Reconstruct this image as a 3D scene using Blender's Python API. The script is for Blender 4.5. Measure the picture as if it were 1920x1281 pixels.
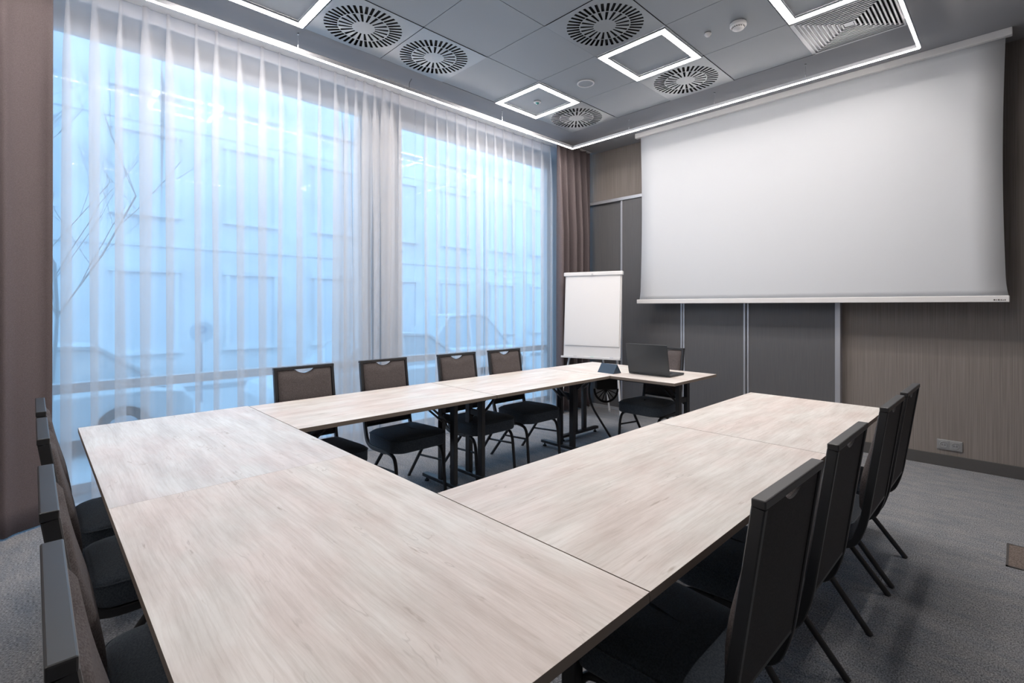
import bpy, bmesh, math, random
from mathutils import Vector, Matrix
R_ = math.radians
sc = bpy.context.scene
for o in list(bpy.data.objects): bpy.data.objects.remove(o)

# ------------------------------------------------------------------ camera, world, exposure
F_PX = 925.0
YAW = math.atan2(951, 925)
CH = 1.37
cd = bpy.data.cameras.new('camera'); cam = bpy.data.objects.new('camera', cd)
sc.collection.objects.link(cam)
cd.sensor_width = 36; cd.lens = F_PX * 36 / 1920; cd.shift_y = -66.5 / 1920; cd.clip_start = 0.02
cam.location = (0, 0, CH); cam.rotation_euler = (math.pi / 2, 0, YAW)
sc.camera = cam
w = bpy.data.worlds.new('World'); sc.world = w; w.use_nodes = True
wb = w.node_tree.nodes['Background']
wb.inputs[0].default_value = (0.36, 0.64, 0.95, 1); wb.inputs[1].default_value = 1.5
sc.view_settings.view_transform = 'Standard'; sc.view_settings.look = 'None'
sc.view_settings.exposure = 1.0; sc.view_settings.gamma = 1.0; sc.view_settings.use_curve_mapping = False
sc.cycles.use_denoising = True
sc.cycles.max_bounces = 10; sc.cycles.diffuse_bounces = 5; sc.cycles.transparent_max_bounces = 24
sc.cycles.sample_clamp_indirect = 6.0
sc.cycles.caustics_reflective = False; sc.cycles.caustics_refractive = False
LED_COL = (1.0, 0.91, 0.84, 1); LED_S = 36.0; SQ_S = 42.0

# ------------------------------------------------------------------ helpers
COL = sc.collection
class MB:
    def __init__(s): s.v = []; s.f = []; s.m = []; s.mi = 0
    def add(s, vs, fs):
        b = len(s.v); s.v += [tuple(p) for p in vs]
        for f in fs: s.f.append([b + i for i in f]); s.m.append(s.mi)
    def box(s, x0, x1, y0, y1, z0, z1, M=None):
        vs = [Vector((x, y, z)) for z in (z0, z1) for y in (y0, y1) for x in (x0, x1)]
        if M is not None: vs = [M @ p for p in vs]
        s.add(vs, [(0,2,3,1),(4,5,7,6),(0,1,5,4),(2,6,7,3),(0,4,6,2),(1,3,7,5)])
    def sweep(s, pts, sec, side=None, closed=False):
        """sweep a closed section (list of (a,b)) along points; a along side axis, b along in-plane normal"""
        pts = [Vector(p) for p in pts]; n = len(pts); k = len(sec); rings = []
        prev = None
        for i, p in enumerate(pts):
            if closed: t = pts[(i+1) % n] - pts[i-1]
            else: t = pts[min(i+1, n-1)] - pts[max(i-1, 0)]
            t.normalize()
            if side is not None: a = Vector(side) - t * t.dot(Vector(side))
            else:
                if prev is None: a = t.cross(Vector((0,0,1)) if abs(t.z) < .9 else Vector((1,0,0)))
                else: a = prev - t * t.dot(prev)
            a.normalize(); prev = a; b = t.cross(a)
            rings.append([p + a*u + b*v for u, v in sec])
        vs = [q for r in rings for q in r]; fs = []
        for i in range(n if closed else n-1):
            j = (i+1) % n
            for q in range(k): fs.append((i*k+q, i*k+(q+1) % k, j*k+(q+1) % k, j*k+q))
        if not closed:
            fs.append(tuple(range(k))[::-1]); fs.append(tuple((n-1)*k+q for q in range(k)))
        s.add(vs, fs)
    def cyl(s, c0, c1, r0, r1=None, n=16):
        if r1 is None: r1 = r0
        c0 = Vector(c0); c1 = Vector(c1); t = (c1-c0).normalized()
        a = t.cross(Vector((0,0,1)) if abs(t.z) < .9 else Vector((1,0,0))).normalized(); b = t.cross(a)
        vs = []
        for c, r in ((c0, r0), (c1, r1)):
            for i in range(n):
                an = 2*math.pi*i/n; vs.append(c + a*r*math.cos(an) + b*r*math.sin(an))
        fs = [(i, (i+1) % n, n+(i+1) % n, n+i) for i in range(n)]
        s.add(vs, fs + [tuple(range(n))[::-1], tuple(range(n, 2*n))])
    def rings(s, rings, cap=True, closed=True):
        k = len(rings[0]); vs = [q for r in rings for q in r]; fs = []
        for i in range(len(rings)-1):
            for q in range(k if closed else k-1):
                fs.append((i*k+q, i*k+(q+1) % k, (i+1)*k+(q+1) % k, (i+1)*k+q))
        if cap: fs += [tuple(range(k))[::-1], tuple((len(rings)-1)*k+q for q in range(k))]
        s.add(vs, fs)
    def build(s, name, mat, parent=None, bevel=0, smooth=False, seg=2):
        me = bpy.data.meshes.new(name); me.from_pydata(s.v, [], s.f); me.update()
        bm = bmesh.new(); bm.from_mesh(me); bmesh.ops.recalc_face_normals(bm, faces=bm.faces); bm.to_mesh(me); bm.free()
        mats = mat if isinstance(mat, (list, tuple)) else [mat]
        for m in mats: me.materials.append(m)
        for p, mi in zip(me.polygons, s.m): p.material_index = mi; p.use_smooth = bool(smooth)
        o = bpy.data.objects.new(name, me); COL.objects.link(o)
        if parent is not None: o.parent = parent
        if smooth and smooth != 'all':
            try: me.set_sharp_from_angle(angle=R_(40))
            except Exception: pass
        if bevel:
            b = o.modifiers.new('bevel', 'BEVEL'); b.width = bevel; b.segments = seg; b.limit_method = 'ANGLE'
        return o
def circ(r, n=10): return [(r*math.cos(2*math.pi*i/n), r*math.sin(2*math.pi*i/n)) for i in range(n)]
def rect(a, b, c=0.0):
    a /= 2; b /= 2
    if not c: return [(-a,-b),(a,-b),(a,b),(-a,b)]
    return [(-a+c,-b),(a-c,-b),(a,-b+c),(a,b-c),(a-c,b),(-a+c,b),(-a,b-c),(-a,-b+c)]
def tag(o, label=None, cat=None, group=None, kind=None):
    if label: o['label'] = label
    if cat: o['category'] = cat
    if group: o['group'] = group
    if kind: o['kind'] = kind
    return o
def empty(name, loc, rz=0):
    o = bpy.data.objects.new(name, None); COL.objects.link(o); o.empty_display_size = .1
    o.location = loc; o.rotation_euler = (0, 0, rz); return o
KIDS = {}
def copy_tree(o, parent=None):
    c = o.copy(); COL.objects.link(c)
    if parent is not None: c.parent = parent
    for ch in [q for q in list(COL.objects) if q.parent == o]: copy_tree(ch, c)
    return c
def fillet(pts, rad, n=6):
    """round the inner corners of a polyline"""
    pts = [Vector(p) for p in pts]; out = [pts[0]]
    for i in range(1, len(pts)-1):
        r = rad[i] if isinstance(rad, (list, tuple)) else rad
        a = (pts[i-1]-pts[i]); b = (pts[i+1]-pts[i]); la = min(r, a.length*.49); lb = min(r, b.length*.49)
        p0 = pts[i] + a.normalized()*la; p2 = pts[i] + b.normalized()*lb
        for k in range(n+1):
            t = k/n; out.append(p0*(1-t)**2 + pts[i]*2*t*(1-t) + p2*t*t)
    out.append(pts[-1]); return out

# ------------------------------------------------------------------ materials
def new_mat(name, col=(.5,.5,.5), rough=.5, metal=0, spec=.5):
    m = bpy.data.materials.new(name); m.use_nodes = True
    b = m.node_tree.nodes['Principled BSDF']
    b.inputs['Base Color'].default_value = (*col, 1); b.inputs['Roughness'].default_value = rough
    b.inputs['Metallic'].default_value = metal; b.inputs['Specular IOR Level'].default_value = spec
    return m
def N(m, t, **kw):
    n = m.node_tree.nodes.new(t)
    for k, v in kw.items(): setattr(n, k, v)
    return n
def L(m, a, b): m.node_tree.links.new(a, b)
def noise_col(m, c1, c2, scale, stretch=(1,1,1), detail=4, lo=.35, hi=.65, bump=0, bdist=.002, rot=None):
    b = m.node_tree.nodes['Principled BSDF']
    tc = N(m, 'ShaderNodeTexCoord'); mp = N(m, 'ShaderNodeMapping'); mp.inputs['Scale'].default_value = stretch
    if rot: mp.inputs['Rotation'].default_value = rot
    L(m, tc.outputs['Object'], mp.inputs['Vector'])
    nz = N(m, 'ShaderNodeTexNoise'); nz.inputs['Scale'].default_value = scale; nz.inputs['Detail'].default_value = detail
    L(m, mp.outputs[0], nz.inputs['Vector'])
    cr = N(m, 'ShaderNodeValToRGB'); cr.color_ramp.elements[0].position = lo; cr.color_ramp.elements[1].position = hi
    cr.color_ramp.elements[0].color = (*c1, 1); cr.color_ramp.elements[1].color = (*c2, 1)
    L(m, nz.outputs['Fac'], cr.inputs[0]); L(m, cr.outputs[0], b.inputs['Base Color'])
    if bump:
        bp = N(m, 'ShaderNodeBump'); bp.inputs['Strength'].default_value = bump; bp.inputs['Distance'].default_value = bdist
        L(m, nz.outputs['Fac'], bp.inputs['Height']); L(m, bp.outputs[0], b.inputs['Normal'])
    return m, cr, mp
def wood(name, seed, cool=0.0):
    """pale whitewashed oak laminate, grain along object X"""
    m = new_mat(name, rough=.42, spec=.35); b = m.node_tree.nodes['Principled BSDF']
    tc = N(m, 'ShaderNodeTexCoord')
    mp = N(m, 'ShaderNodeMapping'); mp.inputs['Location'].default_value = (seed*3.7, seed*1.9, 0); mp.inputs['Scale'].default_value = (1, 1, 1)
    L(m, tc.outputs['Object'], mp.inputs[0])
    # warp
    wn = N(m, 'ShaderNodeTexNoise'); wn.inputs['Scale'].default_value = 2.2; wn.inputs['Detail'].default_value = 2
    L(m, mp.outputs[0], wn.inputs['Vector'])
    vs = N(m, 'ShaderNodeVectorMath', operation='SCALE'); vs.inputs['Scale'].default_value = .028; L(m, wn.outputs['Color'], vs.inputs[0])
    va = N(m, 'ShaderNodeVectorMath', operation='ADD'); L(m, mp.outputs[0], va.inputs[0]); L(m, vs.outputs[0], va.inputs[1])
    def nz(scale, st, det=5, rough=.6):
        q = N(m, 'ShaderNodeMapping'); q.inputs['Scale'].default_value = st; L(m, va.outputs[0], q.inputs[0])
        n = N(m, 'ShaderNodeTexNoise'); n.inputs['Scale'].default_value = scale; n.inputs['Detail'].default_value = det; n.inputs['Roughness'].default_value = rough
        L(m, q.outputs[0], n.inputs['Vector']); return n
    n1 = nz(3, (1.0, 5, 1)); n2 = nz(14, (.35, 9, 1), 6, .7); n3 = nz(2.2, (1.1, 2.4, 1), 3)
    cr = N(m, 'ShaderNodeValToRGB'); e = cr.color_ramp.elements
    e[0].position = .30; e[0].color = (.65-.03*cool, .605, .575+.035*cool, 1); e[1].position = .62; e[1].color = (.81-.03*cool, .775, .755+.03*cool, 1)
    L(m, n1.outputs['Fac'], cr.inputs[0])
    f2 = N(m, 'ShaderNodeValToRGB'); f2.color_ramp.elements[0].position = .34; f2.color_ramp.elements[1].position = .56
    f2.color_ramp.elements[0].color = (.86, .845, .83, 1); f2.color_ramp.elements[1].color = (1, 1, 1, 1)
    L(m, n2.outputs['Fac'], f2.inputs[0])
    mx = N(m, 'ShaderNodeMixRGB', blend_type='MULTIPLY'); mx.inputs[0].default_value = 1
    L(m, cr.outputs[0], mx.inputs[1]); L(m, f2.outputs[0], mx.inputs[2])
    f3 = N(m, 'ShaderNodeValToRGB'); f3.color_ramp.elements[0].color = (.97, .93, .92, 1); f3.color_ramp.elements[1].color = (1.0, 1.03, 1.03, 1)
    f3.color_ramp.elements[0].position = .38; f3.color_ramp.elements[1].position = .62
    L(m, n3.outputs['Fac'], f3.inputs[0])
    mx2 = N(m, 'ShaderNodeMixRGB', blend_type='MULTIPLY'); mx2.inputs[0].default_value = 1
    L(m, mx.outputs[0], mx2.inputs[1]); L(m, f3.outputs[0], mx2.inputs[2])
    # short dark cracks and knots
    n4 = nz(6.5, (.7, 4.2, 1), 4, .6)
    f4 = N(m, 'ShaderNodeValToRGB'); f4.color_ramp.elements[0].position = .25; f4.color_ramp.elements[1].position = .33
    f4.color_ramp.elements[0].color = (.52, .46, .41, 1); f4.color_ramp.elements[1].color = (1, 1, 1, 1)
    L(m, n4.outputs['Fac'], f4.inputs[0])
    mx3 = N(m, 'ShaderNodeMixRGB', blend_type='MULTIPLY'); mx3.inputs[0].default_value = .75
    L(m, mx2.outputs[0], mx3.inputs[1]); L(m, f4.outputs[0], mx3.inputs[2])
    # ridged veins: thin, broken lines along the grain
    n5 = nz(1.6, (.9, 4.2, 1), 4, .62)
    sb = N(m, 'ShaderNodeMath', operation='SUBTRACT'); sb.inputs[1].default_value = .5; L(m, n5.outputs['Fac'], sb.inputs[0])
    ab = N(m, 'ShaderNodeMath', operation='ABSOLUTE'); L(m, sb.outputs[0], ab.inputs[0])
    n6 = nz(4.2, (1, 2.0, 1), 2, .5)
    lt = N(m, 'ShaderNodeMapRange'); lt.inputs['From Min'].default_value = .0; lt.inputs['From Max'].default_value = .007
    L(m, ab.outputs[0], lt.inputs['Value'])
    gt = N(m, 'ShaderNodeMapRange'); gt.inputs['From Min'].default_value = .54; gt.inputs['From Max'].default_value = .64
    gt.inputs['To Min'].default_value = 0; gt.inputs['To Max'].default_value = .32; L(m, n6.outputs['Fac'], gt.inputs['Value'])
    iv = N(m, 'ShaderNodeMath', operation='SUBTRACT'); iv.inputs[0].default_value = 1; L(m, lt.outputs[0], iv.inputs[1])
    mu = N(m, 'ShaderNodeMath', operation='MULTIPLY'); L(m, iv.outputs[0], mu.inputs[0]); L(m, gt.outputs[0], mu.inputs[1])
    mx4 = N(m, 'ShaderNodeMixRGB', blend_type='MIX'); mx4.inputs[2].default_value = (.26, .22, .19, 1)
    L(m, mu.outputs[0], mx4.inputs[0]); L(m, mx3.outputs[0], mx4.inputs[1]); L(m, mx4.outputs[0], b.inputs['Base Color'])
    return m
M = {}
M['black'] = new_mat('black_metal', (.026, .028, .032), .38)
M['blackmatte'] = new_mat('matte_black', (.014, .014, .015), .75)
M['edge'] = new_mat('table_edge', (.27, .225, .19), .55)
M['seat'] = new_mat('seat_fabric', (.03, .032, .036), .95, spec=.1)
noise_col(M['seat'], (.054, .068, .088), (.092, .114, .143), 220, detail=2, bump=.3)
M['seat'].node_tree.nodes['Principled BSDF'].inputs['Sheen Weight'].default_value = .2
M['backfab'] = new_mat('backrest_fabric', (.1, .09, .09), .95, spec=.1)
noise_col(M['backfab'], (.078, .068, .069), (.132, .118, .119), 260, detail=2, bump=.3)
M['backpan'] = new_mat('back_panel', (.03, .03, .03), .7, spec=.3)
noise_col(M['backpan'], (.034, .033, .036), (.050, .048, .052), 200, detail=2, bump=.2)
M['alu'] = new_mat('aluminium', (.62, .64, .68), .32, 1)
M['alup'] = new_mat('satin_profile', (.55, .57, .62), .4, .6)
M['white'] = new_mat('white_plastic', (.75, .75, .76), .4)
M['paper'] = new_mat('white_paper', (.80, .80, .81), .8, spec=.2)
M['screen'] = new_mat('screen_fabric', (.60, .63, .67), .9, spec=.1)
M['greyw'] = new_mat('light_grey_paint', (.55, .57, .6), .5)
M['ceil'] = new_mat('ceiling_paint', (.30, .31, .33), .7, spec=.3)
M['tile'] = new_mat('ceiling_tile', (.20, .215, .23), .5, spec=.5)
noise_col(M['tile'], (.315, .348, .378), (.345, .378, .408), 300, detail=2)
M['gap'] = new_mat('ceiling_gap', (.03, .03, .033), .9)
M['vent'] = new_mat('vent_metal', (.36, .39, .41), .38, .3)
M['dark'] = new_mat('dark_void', (.006, .007, .008), .8)
M['grille'] = new_mat('grille_metal', (.48, .5, .53), .35, .5)
M['door'] = new_mat('door_panel', (.07, .07, .073), .5)
noise_col(M['door'], (.108, .110, .117), (.126, .127, .133), 4, (60, 1, 1))
M['wall'] = new_mat('woven_wallpaper', (.16, .14, .13), .8, spec=.2)
noise_col(M['wall'], (.20, .178, .165), (.29, .262, .246), 3, (55, 55, .6), detail=5, lo=.3, hi=.7)
M['wallp'] = new_mat('plain_wall', (.30, .29, .285), .8)
M['winwall'] = new_mat('window_wall', (.22, .25, .29), .8)
M['base'] = new_mat('baseboard', (.085, .083, .083), .5)
M['frame'] = new_mat('window_frame', (.60, .65, .70), .5)
M['drape'] = new_mat('heavy_curtain', (.16, .13, .135), .9, spec=.15)
noise_col(M['drape'], (.145, .120, .125), (.18, .152, .158), 240, (1, 1, 1), detail=2)
# carpet
m = new_mat('carpet', rough=1, spec=.05); M['carpet'] = m
b = m.node_tree.nodes['Principled BSDF']; tc = N(m, 'ShaderNodeTexCoord')
n1 = N(m, 'ShaderNodeTexNoise'); n1.inputs['Scale'].default_value = 190; n1.inputs['Detail'].default_value = 3; n1.inputs['Roughness'].default_value = .75
mp = N(m, 'ShaderNodeMapping'); mp.inputs['Scale'].default_value = (1, .55, 1); L(m, tc.outputs['Object'], mp.inputs[0]); L(m, mp.outputs[0], n1.inputs['Vector'])
n2 = N(m, 'ShaderNodeTexNoise'); n2.inputs['Scale'].default_value = 5; n2.inputs['Detail'].default_value = 6; n2.inputs['Roughness'].default_value = .7
mp2 = N(m, 'ShaderNodeMapping'); mp2.inputs['Scale'].default_value = (1, 2.6, 1); L(m, tc.outputs['Object'], mp2.inputs[0]); L(m, mp2.outputs[0], n2.inputs['Vector'])
c1 = N(m, 'ShaderNodeValToRGB'); c1.color_ramp.elements[0].position = .33; c1.color_ramp.elements[1].position = .67
c1.color_ramp.elements[0].color = (.075, .075, .078, 1); c1.color_ramp.elements[1].color = (.40, .395, .39, 1)
c2 = N(m, 'ShaderNodeValToRGB'); c2.color_ramp.elements[0].position = .35; c2.color_ramp.elements[1].position = .65
c2.color_ramp.elements[0].color = (.92, 1.0, 1.12, 1); c2.color_ramp.elements[1].color = (1.24, 1.26, 1.32, 1)
mx = N(m, 'ShaderNodeMixRGB', blend_type='MULTIPLY'); mx.inputs[0].default_value = 1
L(m, n1.outputs['Fac'], c1.inputs[0]); L(m, n2.outputs['Fac'], c2.inputs[0]); L(m, c1.outputs[0], mx.inputs[1]); L(m, c2.outputs[0], mx.inputs[2])
L(m, mx.outputs[0], b.inputs['Base Color'])
bp = N(m, 'ShaderNodeBump'); bp.inputs['Strength'].default_value = .5; bp.inputs['Distance'].default_value = .004
L(m, n1.outputs['Fac'], bp.inputs['Height']); L(m, bp.outputs[0], b.inputs['Normal'])
# sheer cloth
def sheer(name, tr, refl=.55):
    m = bpy.data.materials.new(name); m.use_nodes = True; nt = m.node_tree; nt.nodes.clear()
    out = N(m, 'ShaderNodeOutputMaterial'); t = N(m, 'ShaderNodeBsdfTransparent'); d = N(m, 'ShaderNodeBsdfDiffuse'); s = N(m, 'ShaderNodeBsdfTranslucent')
    t.inputs[0].default_value = (1, 1, 1, 1); d.inputs[0].default_value = (.95, .94, .95, 1); s.inputs[0].default_value = (.93, .93, .95, 1)
    a = N(m, 'ShaderNodeMixShader'); a.inputs[0].default_value = 1-refl; c = N(m, 'ShaderNodeMixShader'); c.inputs[0].default_value = 1-tr
    L(m, d.outputs[0], a.inputs[1]); L(m, s.outputs[0], a.inputs[2]); L(m, t.outputs[0], c.inputs[1]); L(m, a.outputs[0], c.inputs[2]); L(m, c.outputs[0], out.inputs[0])
    return m
M['sheer'] = sheer('sheer_voile', .58, .62); M['tape'] = sheer('sheer_header', .30, .6)
m = bpy.data.materials.new('window_glass'); m.use_nodes = True; m.node_tree.nodes.clear(); M['glass'] = m
out = N(m, 'ShaderNodeOutputMaterial'); t = N(m, 'ShaderNodeBsdfTransparent'); g = N(m, 'ShaderNodeBsdfGlossy'); g.inputs['Roughness'].default_value = .02
t.inputs[0].default_value = (.90, .97, 1, 1); fr = N(m, 'ShaderNodeFresnel'); fr.inputs[0].default_value = 1.45; a = N(m, 'ShaderNodeMixShader')
ge = N(m, 'ShaderNodeNewGeometry'); iv = N(m, 'ShaderNodeMath', operation='SUBTRACT'); iv.inputs[0].default_value = 1
mu = N(m, 'ShaderNodeMath', operation='MULTIPLY'); L(m, ge.outputs['Backfacing'], iv.inputs[1]); L(m, iv.outputs[0], mu.inputs[0]); L(m, fr.outputs[0], mu.inputs[1])
L(m, mu.outputs[0], a.inputs[0]); L(m, t.outputs[0], a.inputs[1]); L(m, g.outputs[0], a.inputs[2]); L(m, a.outputs[0], out.inputs[0])
def emit(name, col, s):
    m = bpy.data.materials.new(name); m.use_nodes = True; m.node_tree.nodes.clear()
    out = N(m, 'ShaderNodeOutputMaterial'); e = N(m, 'ShaderNodeEmission'); e.inputs[0].default_value = col; e.inputs[1].default_value = s
    L(m, e.outputs[0], out.inputs[0]); return m
M['led'] = emit('led_diffuser', LED_COL, LED_S); M['ledsq'] = emit('led_square_diffuser', LED_COL, SQ_S)

# ------------------------------------------------------------------ room shell
CZ = 3.48; XW = -4.75; YB = 5.60; XR = 1.9; YN = -1.7
def struct(mb, name, mat, bevel=0, parent=None):
    o = mb.build(name, mat, parent, bevel)
    if parent is None: o['kind'] = 'structure'
    return o
q = MB(); q.box(XW-.3, XR+.1, YN-.1, YB+.1, -.12, 0); struct(q, 'floor', M['carpet'])
q = MB(); q.box(XW, XR+.1, YB, YB+.15, 0, CZ+.3); struct(q, 'wall_back', M['wall'])
q = MB(); q.box(XR, XR+.1, YN, YB, 0, CZ+.3); struct(q, 'wall_right', M['wallp'])
q = MB(); q.box(XW, XR, YN-.1, YN, 0, CZ+.3); struct(q, 'wall_front', M['wallp'])
# window wall with two openings
WT = 3.42; W1 = (-1.2, 2.52); W2 = (2.88, 5.42)
q = MB(); x0, x1 = XW-.10, XW
q.box(x0, x1, YN-.1, W1[0], 0, CZ+.3); q.box(x0, x1, W1[1], W2[0], 0, CZ+.3); q.box(x0, x1, W2[1], YB+.15, 0, CZ+.3)
q.box(x0, x1, W1[0], W1[1], WT, CZ+.3); q.box(x0, x1, W2[0], W2[1], WT, CZ+.3)
struct(q, 'wall_left', M['winwall'])
for i, (a, c) in enumerate((W1, W2)):
    f = MB(); fx0, fx1 = XW-.10, XW-.03
    f.box(fx0, fx1, a, a+.06, 0, WT); f.box(fx0, fx1, c-.06, c, 0, WT); f.box(fx0, fx1, a, c, WT-.06, WT); f.box(fx0, fx1, a, c, 0, .07)
    f.box(fx0-.01, fx1+.02, a, c, .74, .81)
    o = struct(f, 'window_%d' % (i+1), M['frame'])
    g = MB(); g.box(XW-.070, XW-.060, a+.05, c-.05, .06, WT-.05); g.build('window_pane', M['glass'], o)
# ceiling: soffit slab with the tile field let into it
GX = [-3.79+.645*i for i in range(6)]; GY = [-1.10+.645*i for i in range(10)]   # grid lines; last = 4.705
TX0, TX1, TY0, TY1 = GX[0], GX[-1], GY[0], GY[-1]
q = MB()
q.box(XW-.3, TX0, YN-.1, YB+.15, CZ, CZ+.15); q.box(TX1, XR+.1, YN-.1, YB+.15, CZ, CZ+.15)
q.box(TX0, TX1, YN-.1, TY0, CZ, CZ+.15); q.box(TX0, TX1, TY1, YB+.15, CZ, CZ+.15); q.box(TX0, TX1, TY0, TY1, CZ+.12, CZ+.15)
struct(q, 'ceiling', M['ceil'])
VENTS = [(0, 4), (0, 5), (2, 6), (2, 8), (0, 8)]
SQ = [(0, 7), (2, 7), (0, 3), (4, 7), (1, 0)]  # last cell: unseen extra light, added to brighten the near floor
HOLES = set(VENTS) | {(4, 8)}
q = MB(); g_ = .0025
for i in range(len(GX)-1):
    for j in range(len(GY)-1):
        if (i, j) in HOLES: continue
        q.box(GX[i]+g_, GX[i+1]-g_, GY[j]+g_, GY[j+1]-g_, CZ+.003, CZ+.02)
o = q.build('ceiling_tile_field', M['tile']); o['kind'] = 'structure'; o.name = 'ceiling_tiles'
q = MB(); q.box(TX0, TX1, TY0, TY1, CZ+.075, CZ+.09); o = q.build('ceiling_void', M['gap']); o['kind'] = 'structure'

def cell(i, j): return ((GX[i]+GX[i+1])/2, (GY[j]+GY[j+1])/2)
# swirl / slot diffusers
def make_vent():
    root = empty('ceiling_vent', (0, 0, CZ))
    S = .645/2-.003; nsl = 40; th = .002
    p = MB()
    # face plate with real slots: polar grid cells left open where a slot is
    r_a, r_b, r_c, r_out = .084, .182, .190, .285
    def pt(r, a): return (r*math.cos(a), r*math.sin(a))
    def square(a):
        c, s = math.cos(a), math.sin(a); k = S/max(abs(c), abs(s)); return (c*k, s*k)
    stp = 2*math.pi/nsl
    def sector(ra, rb, a0, a1, sq=False):
        v = [pt(ra, a0), square(a0) if sq else pt(rb, a0), square(a1) if sq else pt(rb, a1), pt(ra, a1)]
        vs = [(x, y, 0) for x, y in v] + [(x, y, th) for x, y in v]
        p.add(vs, [(0,1,2,3)[::-1], (4,5,6,7), (0,1,5,4), (2,3,7,6), (1,2,6,5), (3,0,4,7)])
    for k in range(nsl):
        a0 = k*stp; hw_o = .0085; 
        # angular half widths so that slots stay of parallel width
        am = a0+stp/2
        # disc centre and rings
        sector(0.0001, r_a, a0, a0+stp)
        long_ = (k % 2 == 0)
        # inner zone r_a..r_b
        if long_:
            def slotzone(ra, rb, hw):
                v0, v1 = pt(ra, a0), pt(rb, a0); w0, w1 = pt(ra, a0+stp), pt(rb, a0+stp)
                d = (math.cos(am), math.sin(am)); nrm = (-d[1], d[0])
                hwa = min(hw, ra*math.tan(stp/2)*.94)
                s0a = (ra*d[0]-nrm[0]*hwa, ra*d[1]-nrm[1]*hwa); s1a = (rb*d[0]-nrm[0]*hw, rb*d[1]-nrm[1]*hw)
                s0b = (ra*d[0]+nrm[0]*hwa, ra*d[1]+nrm[1]*hwa); s1b = (rb*d[0]+nrm[0]*hw, rb*d[1]+nrm[1]*hw)
                for v in ([v0, v1, s1a, s0a], [s0b, s1b, w1, w0]):
                    vs = [(x, y, 0) for x, y in v] + [(x, y, th) for x, y in v]
                    p.add(vs, [(3,2,1,0), (4,5,6,7), (0,1,5,4), (2,3,7,6), (1,2,6,5), (3,0,4,7)])
            slotzone(r_a, r_b, .0115)
        else:
            sector(r_a, r_b, a0, a0+stp)
        sector(r_b, r_c, a0, a0+stp)
        ra, rb, hw = r_c, r_out, .0105
        v0, v1 = pt(ra, a0), pt(rb, a0); w0, w1 = pt(ra, a0+stp), pt(rb, a0+stp)
        d = (math.cos(am), math.sin(am)); nrm = (-d[1], d[0])
        s0a = (ra*d[0]-nrm[0]*hw, ra*d[1]-nrm[1]*hw); s1a = (rb*d[0]-nrm[0]*hw, rb*d[1]-nrm[1]*hw)
        s0b = (ra*d[0]+nrm[0]*hw, ra*d[1]+nrm[1]*hw); s1b = (rb*d[0]+nrm[0]*hw, rb*d[1]+nrm[1]*hw)
        for v in ([v0, v1, s1a, s0a], [s0b, s1b, w1, w0]):
            vs = [(x, y, 0) for x, y in v] + [(x, y, th) for x, y in v]
            p.add(vs, [(3,2,1,0), (4,5,6,7), (0,1,5,4), (2,3,7,6), (1,2,6,5), (3,0,4,7)])
        sector(r_out, 0, a0, a0+stp/2, True); sector(r_out, 0, a0+stp/2, a0+stp, True)
    # rotate corners: square() samples hit corners because nsl*2 is divisible by 8
    p.build('face_plate', M['vent'], root)
    bx = MB(); bx.box(-.30, .30, -.30, .30, .055, .06); bx.box(-.30, -.297, -.30, .30, .004, .055); bx.box(.297, .30, -.30, .30, .004, .055)
    bx.box(-.297, .297, -.30, -.297, .004, .055); bx.box(-.297, .297, .297, .30, .004, .055)
    bx.build('plenum_box', M['dark'], root)
    bl = MB()
    for k in range(nsl):
        am = (k+.5)*stp; Mx = Matrix.Rotation(am, 4, 'Z') @ Matrix.Translation((0, 0, .014)) @ Matrix.Rotation(R_(38), 4, 'X')
        bl.box(r_c+.002 if k % 2 else r_a+.03, r_out-.004, -.0008, .0008, -.009, .009, Mx)
    bl.build('deflector_blades', M['dark'], root)
    return root
vlabels = ['round slotted ceiling vent above the curtains, nearest the camera, beside the cut-off light square',
           'round slotted ceiling vent above the curtains, second from the camera, smaller looking than its neighbour',
           'large round slotted ceiling vent just left of the bigger whole light square',
           'round slotted ceiling vent just right of the bigger light square, near the screen',
           'smallest looking round slotted ceiling vent, right of the small light square with the sensor']
v0 = make_vent()
for k, c in enumerate(VENTS):
    v = v0 if k == 0 else copy_tree(v0)
    v.location = (*cell(*c), CZ-.001); tag(v, vlabels[k], 'air vent', 'round slotted ceiling vents')
# square grille
gr = empty('ceiling_grille', (*cell(4, 8), CZ-.001)); tag(gr, 'square ceiling grille of nested slanted louvres above the projection screen', 'air vent')
p = MB()
for k in range(11):
    r = .300-.0255*k
    if r < .03: break
    for s4 in range(4):
        Mx = Matrix.Rotation(math.pi/2*s4, 4, 'Z')
        h = .015; ri = r-.0175
        v = [(-r, -r, -.002), (r, -r, -.002), (ri, -ri, h-.006), (-ri, -ri, h-.006)]
        v2 = [(a, bb+.0016, c) for a, bb, c in v]
        vs = [Mx @ Vector(t) for t in v + v2]
        p.add(vs, [(0,1,2,3), (7,6,5,4), (0,4,5,1), (2,6,7,3), (1,5,6,2), (3,7,4,0)])
        k2 = r-.011; v = [(-r, -r), (r, -r), (k2, -k2), (-k2, -k2)]
        vs = [Mx @ Vector((a, bb, z)) for z in (-.006, -.003) for a, bb in v]
        p.add(vs, [(3,2,1,0), (4,5,6,7), (0,1,5,4), (2,3,7,6), (1,2,6,5), (3,0,4,7)])
p.build('louvre', M['grille'], gr)
p = MB()
for s4 in range(4):
    Mx = Matrix.Rotation(math.pi/2*s4, 4, 'Z'); p.box(-.319, .319, -.319, -.300, -.003, .006, Mx)
p.build('frame', M['grille'], gr)
p = MB(); p.box(-.30, .30, -.30, .30, .045, .05); p.build('plenum_box', M['dark'], gr)
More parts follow.
